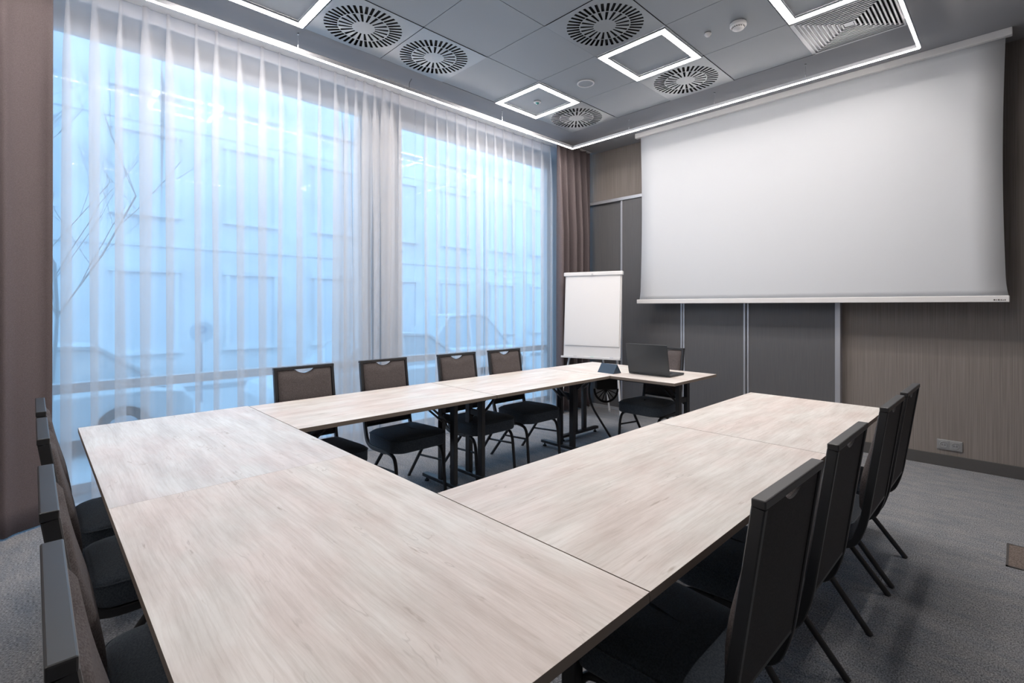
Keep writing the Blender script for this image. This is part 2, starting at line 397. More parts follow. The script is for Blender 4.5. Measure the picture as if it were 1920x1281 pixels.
p = MB(); p.box(-.03, .03, -.03, .03, -.002, .004); p.build('centre_plate', M['grille'], gr, .001)
# square light frames
def make_sq():
    root = empty('square_ceiling_light', (0, 0, CZ)); a, t = .305, .048
    p = MB()
    for s4 in range(4):
        Mx = Matrix.Rotation(math.pi/2*s4, 4, 'Z')
        v = [(-a, -a), (a, -a), (a-t, -a+t), (-a+t, -a+t)]
        vs = [Mx @ Vector((x, y, -.012)) for x, y in v] + [Mx @ Vector((x, y, -.004)) for x, y in v]
        p.add(vs, [(3,2,1,0), (4,5,6,7), (0,1,5,4), (2,3,7,6)])
    p.build('diffuser', M['ledsq'], root)
    p = MB()
    for s4 in range(4):
        Mx = Matrix.Rotation(math.pi/2*s4, 4, 'Z')
        p.box(-a-.006, a+.006, -a-.006, -a-.001, -.013, .002, Mx); p.box(-a+t+.001, a-t-.001, -a+t+.001, -a+t+.005, -.013, .002, Mx)
    p.build('housing', M['alup'], root); return root
sl = ['small looking square light ring with a sensor in its middle, near the curtains',
      'larger whole square light ring between two round vents in mid ceiling',
      'square light ring cut off by the top edge, above the left curtains',
      'square light ring cut off by the top edge, beside the louvred grille near the screen',
      'unseen square light ring added behind the camera to brighten the near floor']
s0 = make_sq()
for k, c in enumerate(SQ):
    s = s0 if k == 0 else copy_tree(s0)
    s.location = (*cell(*c), CZ); tag(s, sl[k], 'ceiling light', 'square ceiling lights')
# the large suspended rectangle
LX0, LX1, LY0, LY1, LZ = -3.885, -.53, -1.0, 4.83, 3.33
lr = empty('suspended_light_frame', (LX0, LY1, LZ)); tag(lr, 'large thin rectangular light line hung on wires below the grey ceiling', 'ceiling light')
def rel(m_): m_.v = [(x-LX0, y-LY1, z-LZ) for x, y, z in m_.v]; return m_
hw = .011
p = MB(); e_ = .0065
p.box(LX0-e_, LX0+e_, LY0, LY1, LZ-.003, LZ+.002); p.box(LX1-e_, LX1+e_, LY0, LY1, LZ-.003, LZ+.002)
p.box(LX0, LX1, LY1-e_, LY1+e_, LZ-.003, LZ+.002); p.box(LX0, LX1, LY0-e_, LY0+e_, LZ-.003, LZ+.002)
rel(p).build('diffuser', M['led'], lr)
p = MB()
for (a, b2, c, d) in ((LX0-hw, LX0+hw, LY0-hw, LY1+hw), (LX1-hw, LX1+hw, LY0-hw, LY1+hw), (LX0+hw, LX1-hw, LY1-hw, LY1+hw), (LX0+hw, LX1-hw, LY0-hw, LY0+hw)):
    p.box(a, b2, c, d, LZ+.002, LZ+.03)
rel(p).build('profile', M['alup'], lr)
for (wx, wy) in ((LX0, 1.473), (LX0, 3.631), (-3.072, LY1), (-2.098, LY1), (-1.298, LY1)):
    p = MB(); p.cyl((wx, wy, LZ+.03), (wx, wy, CZ), .0012, n=6); p.cyl((wx, wy, LZ+.03), (wx, wy, LZ+.055), .005, n=10); p.cyl((wx, wy, CZ-.012), (wx, wy, CZ), .007, n=10)
    rel(p).build('hanging_wire', M['alu'], lr)
p = MB(); p.sweep(fillet([(-3.933, 2.527, CZ), (-3.94, 2.50, CZ-.05), (-3.925, 2.50, CZ-.13)], .05), circ(.002, 6))
tag(p.build('loose_cable', M['blackmatte'], None), 'short thin loose wire end hanging from the ceiling beside a vent', 'cable')
# small ceiling fittings
def lathe(mb, prof, c, n=28, sgn=1):
    rings = [[(c[0]+r*math.cos(2*math.pi*i/n), c[1]+r*math.sin(2*math.pi*i/n), c[2]+z) for i in range(n)] for r, z in prof]
    mb.rings(rings)
def speaker(x, y, label, r=.082):
    root = empty('ceiling_speaker', (x, y, CZ)); tag(root, label, 'speaker', 'round ceiling speakers')
    p = MB()
    n = 32
    prof = [(r, .0), (r, -.006), (r-.004, -.009), (r-.012, -.009), (r-.014, -.005), (r-.014, 0)]
    p.rings([[(a*math.cos(2*math.pi*i/n), a*math.sin(2*math.pi*i/n), z) for i in range(n)] for a, z in prof], cap=False)
    p.build('rim', M['white'], root, smooth=True)
    p = MB(); lathe(p, [(r-.014, 0), (r-.014, -.003), (.01, -.005)], (0, 0, 0)); p.build('speaker_mesh', M['tile'], root)
speaker(-2.861, 3.755, 'round ceiling speaker with white rim between the two light squares')
speaker(-2.84, 1.80, 'round pale ceiling speaker cut off by the top edge', .1)
root = empty('smoke_detector', (-1.46, 3.771, CZ)); tag(root, 'round white domed smoke detector on the ceiling with dark slits', 'smoke detector')
p = MB(); lathe(p, [(.052, 0), (.058, -.006), (.058, -.026), (.05, -.034)], (0, 0, 0)); p.build('base', M['white'], root, smooth=True)
p = MB(); lathe(p, [(.042, -.034), (.042, -.044), (.03, -.052), (.004, -.054)], (0, 0, 0)); p.build('cap', M['white'], root, smooth=True)
p = MB()
for k in range(18):
    a = 2*math.pi*k/18; p.box(.0405, .0435, -.003, .003, -.0435, -.0345, Matrix.Rotation(a, 4, 'Z'))
p.build('vent_slits', M['dark'], root)
root = empty('ceiling_sensor', (-1.681, 3.749, CZ)); tag(root, 'tiny white round ceiling sensor beside the smoke detector', 'sensor', 'small ceiling sensors')
p = MB(); lathe(p, [(.026, 0), (.028, -.006), (.02, -.016), (.012, -.024), (.002, -.026)], (0, 0, 0)); p.build('dome', M['white'], root, smooth=True)
root = empty('ceiling_sensor', (-3.47, 3.74, CZ)); tag(root, 'small round sensor with greenish glint in the middle of a light square', 'sensor', 'small ceiling sensors')
p = MB(); lathe(p, [(.036, 0), (.036, -.008), (.03, -.012)], (0, 0, 0)); p.build('ring', M['white'], root, smooth=True)
m_t = new_mat('teal_lens', (.10, .35, .33), .15)
p = MB(); lathe(p, [(.02, -.012), (.017, -.02), (.008, -.025), (.001, -.026)], (0, 0, 0)); p.build('lens', m_t, root, smooth=True)

# ------------------------------------------------------------------ back wall: sliding doors, rail, baseboard, outlet
RZ = 2.755
for k, (a, c, yo) in enumerate(((-4.62, -3.655, .02), (-3.635, -2.803, .045), (-2.773, -2.078, .045), (-2.042, -1.225, .045))):
    d = MB(); d.box(a, c, YB-yo-.012, YB-yo+.008, .03, RZ); o = struct(d, 'door_%d' % (k+1), M['door'])
    for x in ((c,) if k == 0 else (a, c)):
        s = MB(); s.box(x-.011 if x == c else x-.011, x+.011, YB-yo-.02, YB-yo+.008, .03, RZ); s.build('door_stile', M['alup'], o, .002)
q = MB(); q.box(-4.65, -1.19, YB-.075, YB, RZ, RZ+.04); struct(q, 'trim_1', M['alup'], .002)
q = MB(); q.box(-4.65, -1.21, YB-.075, YB, 0, .03); struct(q, 'trim_2', M['alup'], .002)
q = MB(); q.box(-1.215, -1.19, YB-.075, YB, 0, RZ); struct(q, 'trim_3', M['alup'], .002)
q = MB(); q.box(-1.189, XR, YB-.016, YB, 0, .10); struct(q, 'baseboard_back', M['base'], .002)
q = MB(); q.box(XR-.016, XR, YN, YB-.016, 0, .10); struct(q, 'baseboard_right', M['base'], .002)
ot = empty('wall_socket', (-.413, YB, .185)); tag(ot, 'silver double power socket low on the brown wall above the baseboard', 'power socket')
msk = new_mat('socket_silver', (.40, .41, .42), .35, .5); msd = new_mat('socket_inner', (.32, .33, .34), .4, .2)
p = MB(); p.box(-.082, .082, -.010, 0, -.043, .043); p.build('cover_frame', msk, ot, .003)
for cx in (-.038, .038):
    p = MB(); p.box(cx-.034, cx+.034, -.013, -.010, -.034, .034); so = p.build('socket_insert', msk, ot, .001)
    p = MB(); n = 28
    prof = [(.027, -.0132), (.025, -.0165), (.0225, -.0165), (.0205, -.0135)]
    p.rings([[(cx+r*math.cos(2*math.pi*i/n), y, r*math.sin(2*math.pi*i/n)) for i in range(n)] for r, y in prof], cap=False); p.build('rim', msk, so, smooth=True)
    p = MB(); p.cyl((cx, -.0134, 0), (cx, -.0142, 0), .0205, n=24); p.build('socket_face', msd, so)
    p = MB(); p.cyl((cx-.009, -.0140, -.002), (cx-.009, -.0148, -.002), .003, n=10); p.cyl((cx+.009, -.0140, -.002), (cx+.009, -.0148, -.002), .003, n=10)
    p.build('pin_hole', M['dark'], so)
    p = MB(); p.cyl((cx, -.014, .011), (cx, -.026, .011), .0026, n=10); p.build('earth_pin', M['alu'], so)

# ------------------------------------------------------------------ projection screen
SY = 5.33
ps = empty('projection_screen', (-1.66, SY, CZ)); tag(ps, 'large pulled-down white projection screen hanging from the ceiling before the wall', 'projection screen')
p = MB(); p.box(-3.285+1.66, -.035+1.66, -.035, .016, -.058, 0); p.build('casing', M['white'], ps, .004)
nx, nz = 16, 40; vs = []; zt, zb = -.055, 1.447-CZ
def hw_s(t): return 1.575 - .018*math.sin(math.pi*t)**1.0 + .006*t + (.012*max(0, (t-.93)/.07)**2)
for j in range(nz+1):
    t = j/nz
    for i in range(nx+1):
        u = -1+2*i/nx; vs.append((u*hw_s(t)+.012, .004*math.sin(math.pi*t)*(1-u*u), zt+(zb-zt)*t))
fs = [(j*(nx+1)+i, j*(nx+1)+i+1, (j+1)*(nx+1)+i+1, (j+1)*(nx+1)+i) for j in range(nz) for i in range(nx)]
p = MB(); p.add(vs, fs); o = p.build('screen_fabric', M['screen'], ps, smooth='all'); sm = o.modifiers.new('s', 'SOLIDIFY'); sm.thickness = .001
p = MB(); p.box(-3.272+1.66, -.050+1.66, -.014, .014, 1.400-CZ, 1.450-CZ); bb = p.build('bottom_bar', M['white'], ps, .005)
p = MB(); xx = -.05+1.66-.088
for k, (ww, hh) in enumerate(((.010, .011), (.004, .011), (.010, .011), (.006, .010), (.005, .008), (.006, .010))):
    p.box(xx, xx+ww, -.0152, -.0138, 1.412-CZ, 1.412-CZ+hh); xx += ww+.005
p.build('maker_mark', new_mat('mark_grey', (.12, .12, .12), .6), bb)

# ------------------------------------------------------------------ curtains
random.seed(4)
def sheer_curtain(y0, y1, label, dense=None):
    X0 = -4.30; root = empty('sheer_curtain', (X0, (y0+y1)/2, 0)); tag(root, label, 'sheer curtain', 'white sheer curtains')
    yc = (y0+y1)/2; pls = []; y = y0+.12
    while y < y1-.13:
        dn = dense and dense[0] < y < dense[1]
        pls.append([y, random.uniform(.030, .062) if not dn else random.uniform(.05, .08), random.uniform(-.5, .5), random.uniform(-1, 1), random.uniform(.02, .05)])
        y += (random.uniform(.125, .18) if not dn else random.uniform(.085, .105))
    NZ = 26; zt, zb = CZ-.004, .012; rows = []
    for j in range(NZ+1):
        t = j/NZ; z = zt+(zb-zt)*t; row = [(0, y0)]
        for (yp, wd, dr, dr2, am) in pls:
            op = min(1, t/.16); op = op*op*(3-2*op)                # pinch opens below the heading
            wv = (.30+.70*op)*wd*(1+.25*math.sin(3*t+dr2*3)); dx = .020+.022*op
            c = yp+dr*.03*t+.008*math.sin(5*t*dr2+dr*6)*op
            row += [(am*.3*op, c-wv*1.1), (0.0, c+wv*.5), (dx*.4, c+wv*.62), (dx*.55, c-wv*.5), (dx*.75, c-wv*.6), (dx, c+wv*.35), (dx*.8, c+wv*.9), (-.004, c+wv*1.6)]
        row.append((0, y1)); rows.append([(a, b-yc, z) for a, b in row])
    p = MB(); p.rings(rows, cap=False, closed=False); p.build('voile', M['sheer'], root, smooth='all')
    h = MB(); h.box(-.012, -.009, y0-yc, y1-yc, CZ-.10, CZ-.004); h.build('header_tape', M['tape'], root)
    h = MB(); h.box(-.010, -.006, y0-yc, y1-yc, .012, .075); h.build('hem', sheer('sheer_hem', .35), root)
sheer_curtain(.045, 2.80, 'wide white sheer curtain on the left, hanging behind the first chairs', (1.95, 2.8))
sheer_curtain(2.802, 5.20, 'narrower white sheer curtain on the right, beside the grey-brown drape')
def drape(y0, y1, X0, label, nf, amp, seed, top_amp=.35):
    random.seed(seed); root = empty('curtain', (X0, (y0+y1)/2, 0)); tag(root, label, 'curtain', 'heavy grey-brown curtains')
    yc = (y0+y1)/2; NY = nf*12; NZ = 24; ph = [random.uniform(-.9, .9) for _ in range(nf+1)]; am = [random.uniform(.65, 1.2) for _ in range(nf+1)]
    rows = []
    for j in range(NZ+1):
        t = j/NZ; z = CZ-.004+(.012-CZ+.004)*t; row = []
        for i in range(NY+1):
            s = i/NY*nf; k = min(int(s), nf-1); fr_ = s-k
            a = (am[k]*(1-fr_)+am[k+1]*fr_)*amp*(top_amp+(1-top_amp)*min(1, t*3))
            dph = (ph[k]*(1-fr_)+ph[k+1]*fr_)*(.25+t*.8)
            x = a*math.sin(2*math.pi*s+dph)+.3*a*math.sin(4*math.pi*s+2*dph)
            row.append((x, y0+(y1-y0)*i/NY-yc+.02*math.cos(2*math.pi*s+dph), z))
        rows.append(row)
    p = MB(); p.rings(rows, cap=False, closed=False); o = p.build('fabric', M['drape'], root, smooth='all')
    sm = o.modifiers.new('s', 'SOLIDIFY'); sm.thickness = .003
drape(-1.15, .075, -4.19, 'heavy grey-brown curtain at the left edge, nearest the camera', 5, .05, 3)
drape(4.80, 5.50, -4.13, 'heavy grey-brown curtain in the far corner behind the flipchart', 5, .085, 9)
q = MB(); q.box(-4.30, -4.10, YN, YB-.08, CZ-.004, CZ); struct(q, 'trim_4', M['white'])

# ------------------------------------------------------------------ tables
TZ = .74; TT = .024; UZ = TZ-TT
def table(cx, cy, rz, label, seed, L_=1.40, W_=.79, cool=0, grain_mat=None, leg_in=.13, extras=None, ext=0):
    """origin at floor below the centre; length along local X"""
    root = empty('conference_table', (cx, cy, 0), rz); tag(root, label, 'table', 'pale wood conference tables set in a ring')
    a, b2 = L_/2-.0003, W_/2-.0003
    p = MB(); p.box(-a, a, -b2, b2, UZ+.0005, TZ)
    for fi in range(6): p.m[fi] = 1
    p.m[1] = 0
    p.build('tabletop', [wood('oak_laminate_%d' % seed, seed, cool), M['edge']], root, .0006)
    for s in (-1, 1):
        x = s*(a-leg_in)
        f = MB(); f.box(x-.025, x+.025, -.30, .30, .035, .062); f.build('foot_bar', M['black'], root, .004)
        for yy in (-.27, .27):
            g = MB(); g.cyl((x, yy, 0), (x, yy, .012), .017, n=14); g.cyl((x, yy, .012), (x, yy, .036), .007, n=10); g.build('leveller', M['blackmatte'], root)
        for yy in (-.075, .075):
            l = MB(); l.box(x-.018, x+.018, yy-.026, yy+.026, .062, UZ-.03); l.build('leg', M['black'], root, .004)
        c = MB(); c.box(x-.02, x+.02, -.30, .30, UZ-.03, UZ); c.build('top_bar', M['black'], root, .003)
        c = MB(); c.box(x-.012, x+.012, -.05, .05, UZ-.20, UZ-.155); c.build('cross_bar', M['black'], root, .003)
        x2 = x-s*.24
        c = MB()
        for yy in (-.045, .045): c.sweep([(x-s*.01, yy, UZ-.22), (x2, yy, UZ-.02)], rect(.022, .010))
        c.box(min(x2, x2-s*.05), max(x2, x2-s*.05), -.09, .09, UZ-.02, UZ); c.build('folding_brace', M['black'], root)
    rl = MB()
    for yy in (-.22, .22): rl.box(-a+.16, a-.16, yy-.015, yy+.015, UZ-.035, UZ)
    rl.build('under_rail', M['black'], root, .003)
    return root
table(-2.683, .572, 0, 'near left wooden table whose free corner points at the left curtain', 1, cool=1, L_=1.42, W_=.805)
table(-1.270, .572, 0, 'nearest wooden table, filling the bottom middle of the picture', 2, L_=1.406, W_=.805)
table(-.967, 1.700, math.pi/2, 'right row wooden table touching the nearest table', 3, L_=1.445, W_=.80)
table(-.967, 3.093, math.pi/2, 'far wooden table of the right row, free end towards the projection screen', 4, L_=1.335, W_=.80)
table(-2.972, 1.665, math.pi/2, 'first wooden table of the window row, next to the near left table', 5, L_=1.375, W_=.80)
table(-2.972, 3.045, math.pi/2, 'second wooden table of the window row, ending at the corner below the flipchart', 6, L_=1.375, W_=.80)
et = table(-2.655, 4.135, 0, 'short end wooden table in front of the flipchart carrying the laptop', 7, L_=1.41, W_=.795)
# unidentified black box with spoked ring, and curved tube, under the end table corner
bk = MB(); bx_, by_ = -.195, -.065
bk.box(-.10, .10, -.06, .06, UZ-.165, UZ-.004, Matrix.Translation((bx_, by_, 0)) @ Matrix.Rotation(R_(45.8), 4, 'Z'))
bo = bk.build('black_box', M['blackmatte'], et, .01)
bk = MB(); cu, su, zc_ = math.cos(R_(45.8)), math.sin(R_(45.8)), UZ-.165
def rp(a, r): return (bx_+r*cu*math.cos(a), by_+r*su*math.cos(a), zc_+1.12*r*math.sin(a))
bk.sweep([rp(math.pi+math.pi*i/16, .115) for i in range(17)], circ(.010, 8))
for a in (203, 228, 250, 270, 290, 312, 337): bk.sweep([rp(0, 0), rp(R_(a), .112)], circ(.005, 6))
bk.build('spoked_ring', M['blackmatte'], et)
cb = MB(); cb.sweep(fillet([(-.31, -.155, UZ-.002), (-.335, -.18, .44), (-.145, .005, .008)], .16, 8), circ(.011, 10), side=(-.7, .7, 0)); cb.build('curved_tube', M['black'], et, smooth=True)

# ------------------------------------------------------------------ chairs (facing local +Y, origin on the floor)
TOPZ = .955
def yback(z):    # line of the back frame
    t = (z-.42)/(TOPZ-.42); return -.205-.075*t
def make_chair():
    root = empty('stacking_chair', (0, 0, 0)); hwid = .208; sec = rect(.020, .030, .003)
    for s in (-1, 1):
        x = s*(hwid-.012)
        path = fillet([(x, yback(TOPZ-.01), TOPZ-.02), (x, yback(.45), .45), (x, -.165, .332), (x, .13, .338), (x*1.02, .215, .315), (x*1.04, .245, .0)], [0, .06, .10, .05, .09, 0], 7)
        k = next(i for i, q in enumerate(path) if q.y > .02 and q.z < .38)
        m_ = MB(); m_.sweep(path[:k+1], sec, side=(1, 0, 0)); m_.build('side_frame', M['black'], root)
        m_ = MB(); m_.sweep(path[k:], circ(.0125, 10), side=(1, 0, 0)); m_.build('leg', M['black'], root, smooth=True)
        m_ = MB(); m_.sweep([(x*.93, .03, .338), (x*1.04, -.235, .0)], circ(.0125, 10), side=(1, 0, 0)); m_.build('leg', M['black'], root, smooth=True)
        m_ = MB(); m_.sweep([(x*1.0, -.135, .165), (x*1.04, .232, .165)] if 0 else [(x*.985, -.085, .205), (x*1.02, .228, .225)], circ(.0085, 8), side=(1, 0, 0)); m_.build('stretcher', M['black'], root, smooth=True)
    m_ = MB(); m_.box(-hwid+.001, hwid-.001, yback(TOPZ)-.0155, yback(TOPZ)+.0155, TOPZ-.020, TOPZ, None); m_.build('top_rail', M['black'], root, .003)
    m_ = MB(); m_.box(-hwid+.02, hwid-.02, yback(.47)-.010, yback(.47)+.010, .464, .482); m_.build('lower_rail', M['black'], root, .003)
    m_ = MB(); m_.box(-hwid+.02, hwid-.02, -.13, -.10, .330, .350); m_.box(-hwid+.02, hwid-.02, .12, .15, .333, .350); m_.build('seat_support', M['black'], root)
    # back cushion with the grip opening under the top rail
    a = hwid-.023; nx = 28; nz = 14; zb0, zt0 = .478, TOPZ-.022
    def ztop(x):
        n = abs(x)/.066
        if n >= 1: return zt0
        return zt0-.025*(1-n**2)-.002
    fr_v, bk_v = [], []
    for j in range(nz+1):
        for i in range(nx+1):
            x = -a+2*a*i/nx; z = zb0+(ztop(x)-zb0)*j/nz; ex = min(1, (a-abs(x))/.045); ez = min(1, (z-zb0)/.05, max(0, (ztop(x)-z))/.04)
            e = math.sqrt(max(0, ex*(2-ex)))*math.sqrt(max(0, ez*(2-ez)))
            lum = .5+.5*math.exp(-((z-.62)/.14)**2)
            fr_v.append((x, yback(z)+.004+.040*e*lum, z)); bk_v.append((x, yback(z)-.003, z))
    def grid(v1, v2, mb):
        W = nx+1; n0 = len(v1)
        fs = [(j*W+i, j*W+i+1, (j+1)*W+i+1, (j+1)*W+i)[::-1] for j in range(nz) for i in range(nx)]
        fs += [(n0+j*W+i, n0+j*W+i+1, n0+(j+1)*W+i+1, n0+(j+1)*W+i) for j in range(nz) for i in range(nx)]
        for i in range(nx): fs += [(i, i+1, n0+i+1, n0+i), (nz*W+i+1, nz*W+i, n0+nz*W+i, n0+nz*W+i+1)]
        for j in range(nz): fs += [((j+1)*W, j*W, n0+j*W, n0+(j+1)*W), (j*W+nx, (j+1)*W+nx, n0+(j+1)*W+nx, n0+j*W+nx)]
        mb.add(v1+v2, fs)
    m_ = MB(); grid(fr_v, bk_v, m_); m_.build('backrest', M['backfab'], root, smooth=True)
    bo_v = [(x, y-.007, z) for x, y, z in bk_v]; b2_v = [(x, y-.0005, z) for x, y, z in bk_v]
    m_ = MB(); grid(b2_v, bo_v, m_); m_.build('back_panel', M['backpan'], root, smooth=True)
    # seat cushion
    def outline(ins, z):
        y0, y1 = -.165+ins, .262-ins; wf, wr = .226-ins, .205-ins; pts = []
        def arc(cx, cy, r, a0, a1, n=7):
            for k in range(n+1):
                an = R_(a0+(a1-a0)*k/n); pts.append((cx+r*math.cos(an), cy+r*math.sin(an), z))
        rf = .085; rr = .05
        arc(wf-rf, y1-rf, rf, 0, 90); arc(-wf+rf, y1-rf, rf, 90, 180); arc(-wr+rr, y0+rr, rr, 180, 270); arc(wr-rr, y0+rr, rr, 270, 360)
        return pts
    rg = [outline(.018, .350), outline(.004, .355), outline(0, .366), outline(0, .430), outline(.003, .440), outline(.010, .448), outline(.028, .458), outline(.06, .467), outline(.105, .474), outline(.15, .477)]
    m_ = MB(); m_.rings(rg); m_.build('seat', M['seat'], root, smooth='all')
    m_ = MB(); pp = outline(-.0015, .435); m_.sweep([Vector(q) for q in pp], circ(.0028, 6), closed=True); m_.build('seat_piping', M['seat'], root, smooth=True)
    return root
ch0 = make_chair(); first = [True]
def chair(x, y, rz, label):
    c = ch0 if first[0] else copy_tree(ch0)
    first[0] = False; c.location = (x, y, 0); c.rotation_euler = (0, 0, rz)
    tag(c, label, 'chair', 'black-framed stacking chairs around the tables')
E90 = math.pi/2
for x, y, dr, lb in ((-3.475, 1.36, 0, 'leftmost of the chairs standing against the window curtains, seat mostly hidden'),
                 (-3.485, 1.986, .02, 'second chair from the left along the curtains, seat fully in view'),
                 (-3.455, 2.68, 0, 'third chair from the left along the curtains, behind the paired table legs'),
                 (-3.450, 3.25, 0, 'chair along the curtains nearest the flipchart')):
    chair(x+.28, y, -E90+dr, lb)
for x, y, dr, lb in ((-.385, 1.326, -.02, 'nearest chair of the right row, largest back at the lower right'),
                 (-.39, 1.93, .0, 'second nearest chair of the right row, seen from behind'),
                 (-.385, 2.70, 0, 'third chair of the right row, before the farthest one'),
                 (-.385, 3.20, 0, 'farthest chair of the right row, towards the wall socket')):
    chair(x-.28, y, E90+dr, lb)
for x, dr, lb in ((-.985, 0, 'nearest chair of the left-edge row, its top rail largest'),
              (-1.57, 0, 'second nearest chair of the left-edge row'),
              (-2.33, 0, 'third chair of the left-edge row, round black seat showing'),
              (-2.88, 0, 'farthest chair of the left-edge row, beside the heavy curtain')):
    chair(x, .305, dr, lb)
chair(-2.50, 4.31, math.pi, 'lone chair at the end table behind the open laptop')

# ------------------------------------------------------------------ laptop and folded card
lp = empty('laptop', (-2.343, 4.015, TZ), R_(0.5)); tag(lp, 'open dark grey laptop on the end table, lid back towards the camera', 'laptop')
mlap = new_mat('laptop_shell', (.055, .062, .07), .42, .3)
p = MB(); p.box(-.208, .208, -.005, .262, .003, .019); lb = p.build('base', mlap, lp, .004)
p = MB()
for r in range(5):
    for c in range(14): p.box(-.165+c*.0236, -.165+c*.0236+.019, .035+r*.021, .035+r*.021+.017, .019, .0205)
o = p.build('keyboard', M['blackmatte'], lb); o['kind'] = 'stuff'
p = MB(); p.box(-.05, .05, .155, .225, .019, .0194); p.build('touchpad', M['blackmatte'], lb)
Ml = Matrix.Translation((0, -.002, .018)) @ Matrix.Rotation(R_(12), 4, 'X')
p = MB(); p.box(-.208, .208, -.007, 0, 0, .275, Ml); ld = p.build('lid', mlap, lp, .003)
p = MB(); p.box(-.197, .197, .0005, .0015, .012, .262, Ml); p.build('display', new_mat('display_glass', (.01, .01, .012), .1), ld)
for sx in (-.13, .13):
    p = MB(); p.cyl((sx-.03, .0, .016), (sx+.03, .0, .016), .007, n=10); p.build('hinge', M['blackmatte'], lp)
p = MB()
for sx in (-.16, .16):
    for sy in (.02, .23): p.cyl((sx, sy, 0), (sx, sy, .004), .008, n=10)
p.build('rubber_feet', M['blackmatte'], lp)
mtent = new_mat('navy_card', (.035, .06, .095), .35)
tt = empty('tent_card', (-2.705, 3.915, TZ), R_(-5)); tag(tt, 'small dark blue folded tent card on the tables next to the laptop', 'tent card')
p = MB(); t_ = .0035
pr = [(-.058, 0), (0, .085), (.058, 0)]
for (a0, a1) in ((pr[0], pr[1]), (pr[2], pr[1])):
    p.add([(-.095, a0[0], a0[1]), (.095, a0[0], a0[1]), (.095, a1[0], a1[1]), (-.095, a1[0], a1[1]),
           (-.095, a0[0]*.93, a0[1]), (.095, a0[0]*.93, a0[1]), (.095, a1[0], a1[1]-.006), (-.095, a1[0], a1[1]-.006)],
          [(0,1,2,3), (7,6,5,4), (0,4,5,1), (2,6,7,3), (1,5,6,2), (3,7,4,0)])
p.build('folded_panel', mtent, tt)
p = MB(); p.add([(x_, y_*.93, z_*.93) for x_ in (.080, .093) for y_, z_ in pr], [(0,1,2), (5,4,3), (0,3,4,1), (1,4,5,2), (2,5,3,0)])
p.build('end_gusset', mtent, tt)

# ------------------------------------------------------------------ flipchart
fc = empty('flipchart', (-3.555, 4.775, 0), R_(16.6)); tag(fc, 'white flipchart easel with blank paper pad beside the grey-brown curtain', 'flipchart')
tilt = Matrix.Translation((0, 0, .76)) @ Matrix.Rotation(R_(-4), 4, 'X')
p = MB(); p.box(-.355, .355, -.008, .008, 0, 1.02, tilt); p.build('board', M['white'], fc, .003)
p = MB(); p.box(-.335, .34, -.018, -.0085, .135, .99, tilt); pd = p.build('paper_pad', M['paper'], fc)
p = MB(); p.box(-.335, .34, -.0192, -.0182, .150, .985, tilt); p.build('top_sheet', M['paper'], pd)
p = MB(); p.box(-.37, .37, -.034, .012, .975, 1.022, tilt); cb_ = p.build('clamp_bar', M['white'], fc, .008)
p = MB(); p.cyl(tilt @ Vector((0, -.034, .988)), tilt @ Vector((0, -.042, .988)), .012, n=14); p.build('clamp_knob', M['greyw'], cb_)
p = MB(); p.box(-.365, .365, -.065, .0, -.018, -.010, tilt); p.box(-.365, .365, -.065, -.059, -.010, .006, tilt); p.build('pen_tray', M['white'], fc, .002)
for k, (x, c, lab, ln) in enumerate(((-.235, (.25, .26, .29), 'grey marker pen at the left of the flipchart tray', .13), (-.02, (.10, .45, .38), 'green marker pen in the middle of the flipchart tray', .12), (.215, (.12, .16, .30), 'dark blue marker pen at the right of the flipchart tray', .13))):
    Mw = Matrix.Translation(fc.location) @ Matrix.Rotation(R_(16.6), 4, 'Z') @ tilt
    c0 = Mw @ Vector((x-ln/2, -.035, -.001)); c1 = Mw @ Vector((x+ln/2, -.035, -.001)); cm = c0.lerp(c1, .68)
    e = empty('marker_pen', c0); tag(e, lab, 'marker pen', 'marker pens on the flipchart tray')
    p = MB(); p.cyl((0, 0, 0), cm-c0, .0085, n=12); p.build('barrel', M['white'], e, smooth=True)
    p = MB(); p.cyl(cm-c0, c1-c0, .0095, .0085, n=12); p.build('cap', new_mat('pen_%d' % k, c, .4), e, smooth=True)
for s in (-1, 1):
    p = MB(); p.sweep([(s*.16, .10, 1.55), (s*.30, .055, .74), (s*.40, -.12, .012)], circ(.012, 10)); lg = p.build('leg', M['white'], fc, smooth=True)
    p = MB(); p.cyl((s*.40, -.12, 0), (s*.397, -.115, .03), .016, n=12); p.build('rubber_foot', M['greyw'], lg)
p = MB(); p.sweep([(0, .11, 1.55), (.03, .60, .012)], circ(.012, 10)); lg = p.build('leg', M['white'], fc, smooth=True)
p = MB(); p.cyl((.03, .602, 0), (.03, .592, .03), .016, n=12); p.build('rubber_foot', M['greyw'], lg)

# ------------------------------------------------------------------ floor box
fb = empty('floor_box', (.125, 3.85, 0)); tag(fb, 'square brownish carpeted floor box lid at the right edge of the picture', 'floor box')
mfb = new_mat('floor_box_carpet', (.2, .18, .16), 1, spec=.05); noise_col(mfb, (.12, .10, .09), (.26, .22, .20), 180, detail=3)
p = MB(); p.box(-.165, .165, -.165, .165, .0, .004); p.build('lid', mfb, fb)
p = MB()
for s4 in range(4): p.box(-.175, .175, -.175, -.165, 0, .005, Matrix.Rotation(math.pi/2*s4, 4, 'Z'))
p.build('lid_frame', M['base'], fb)

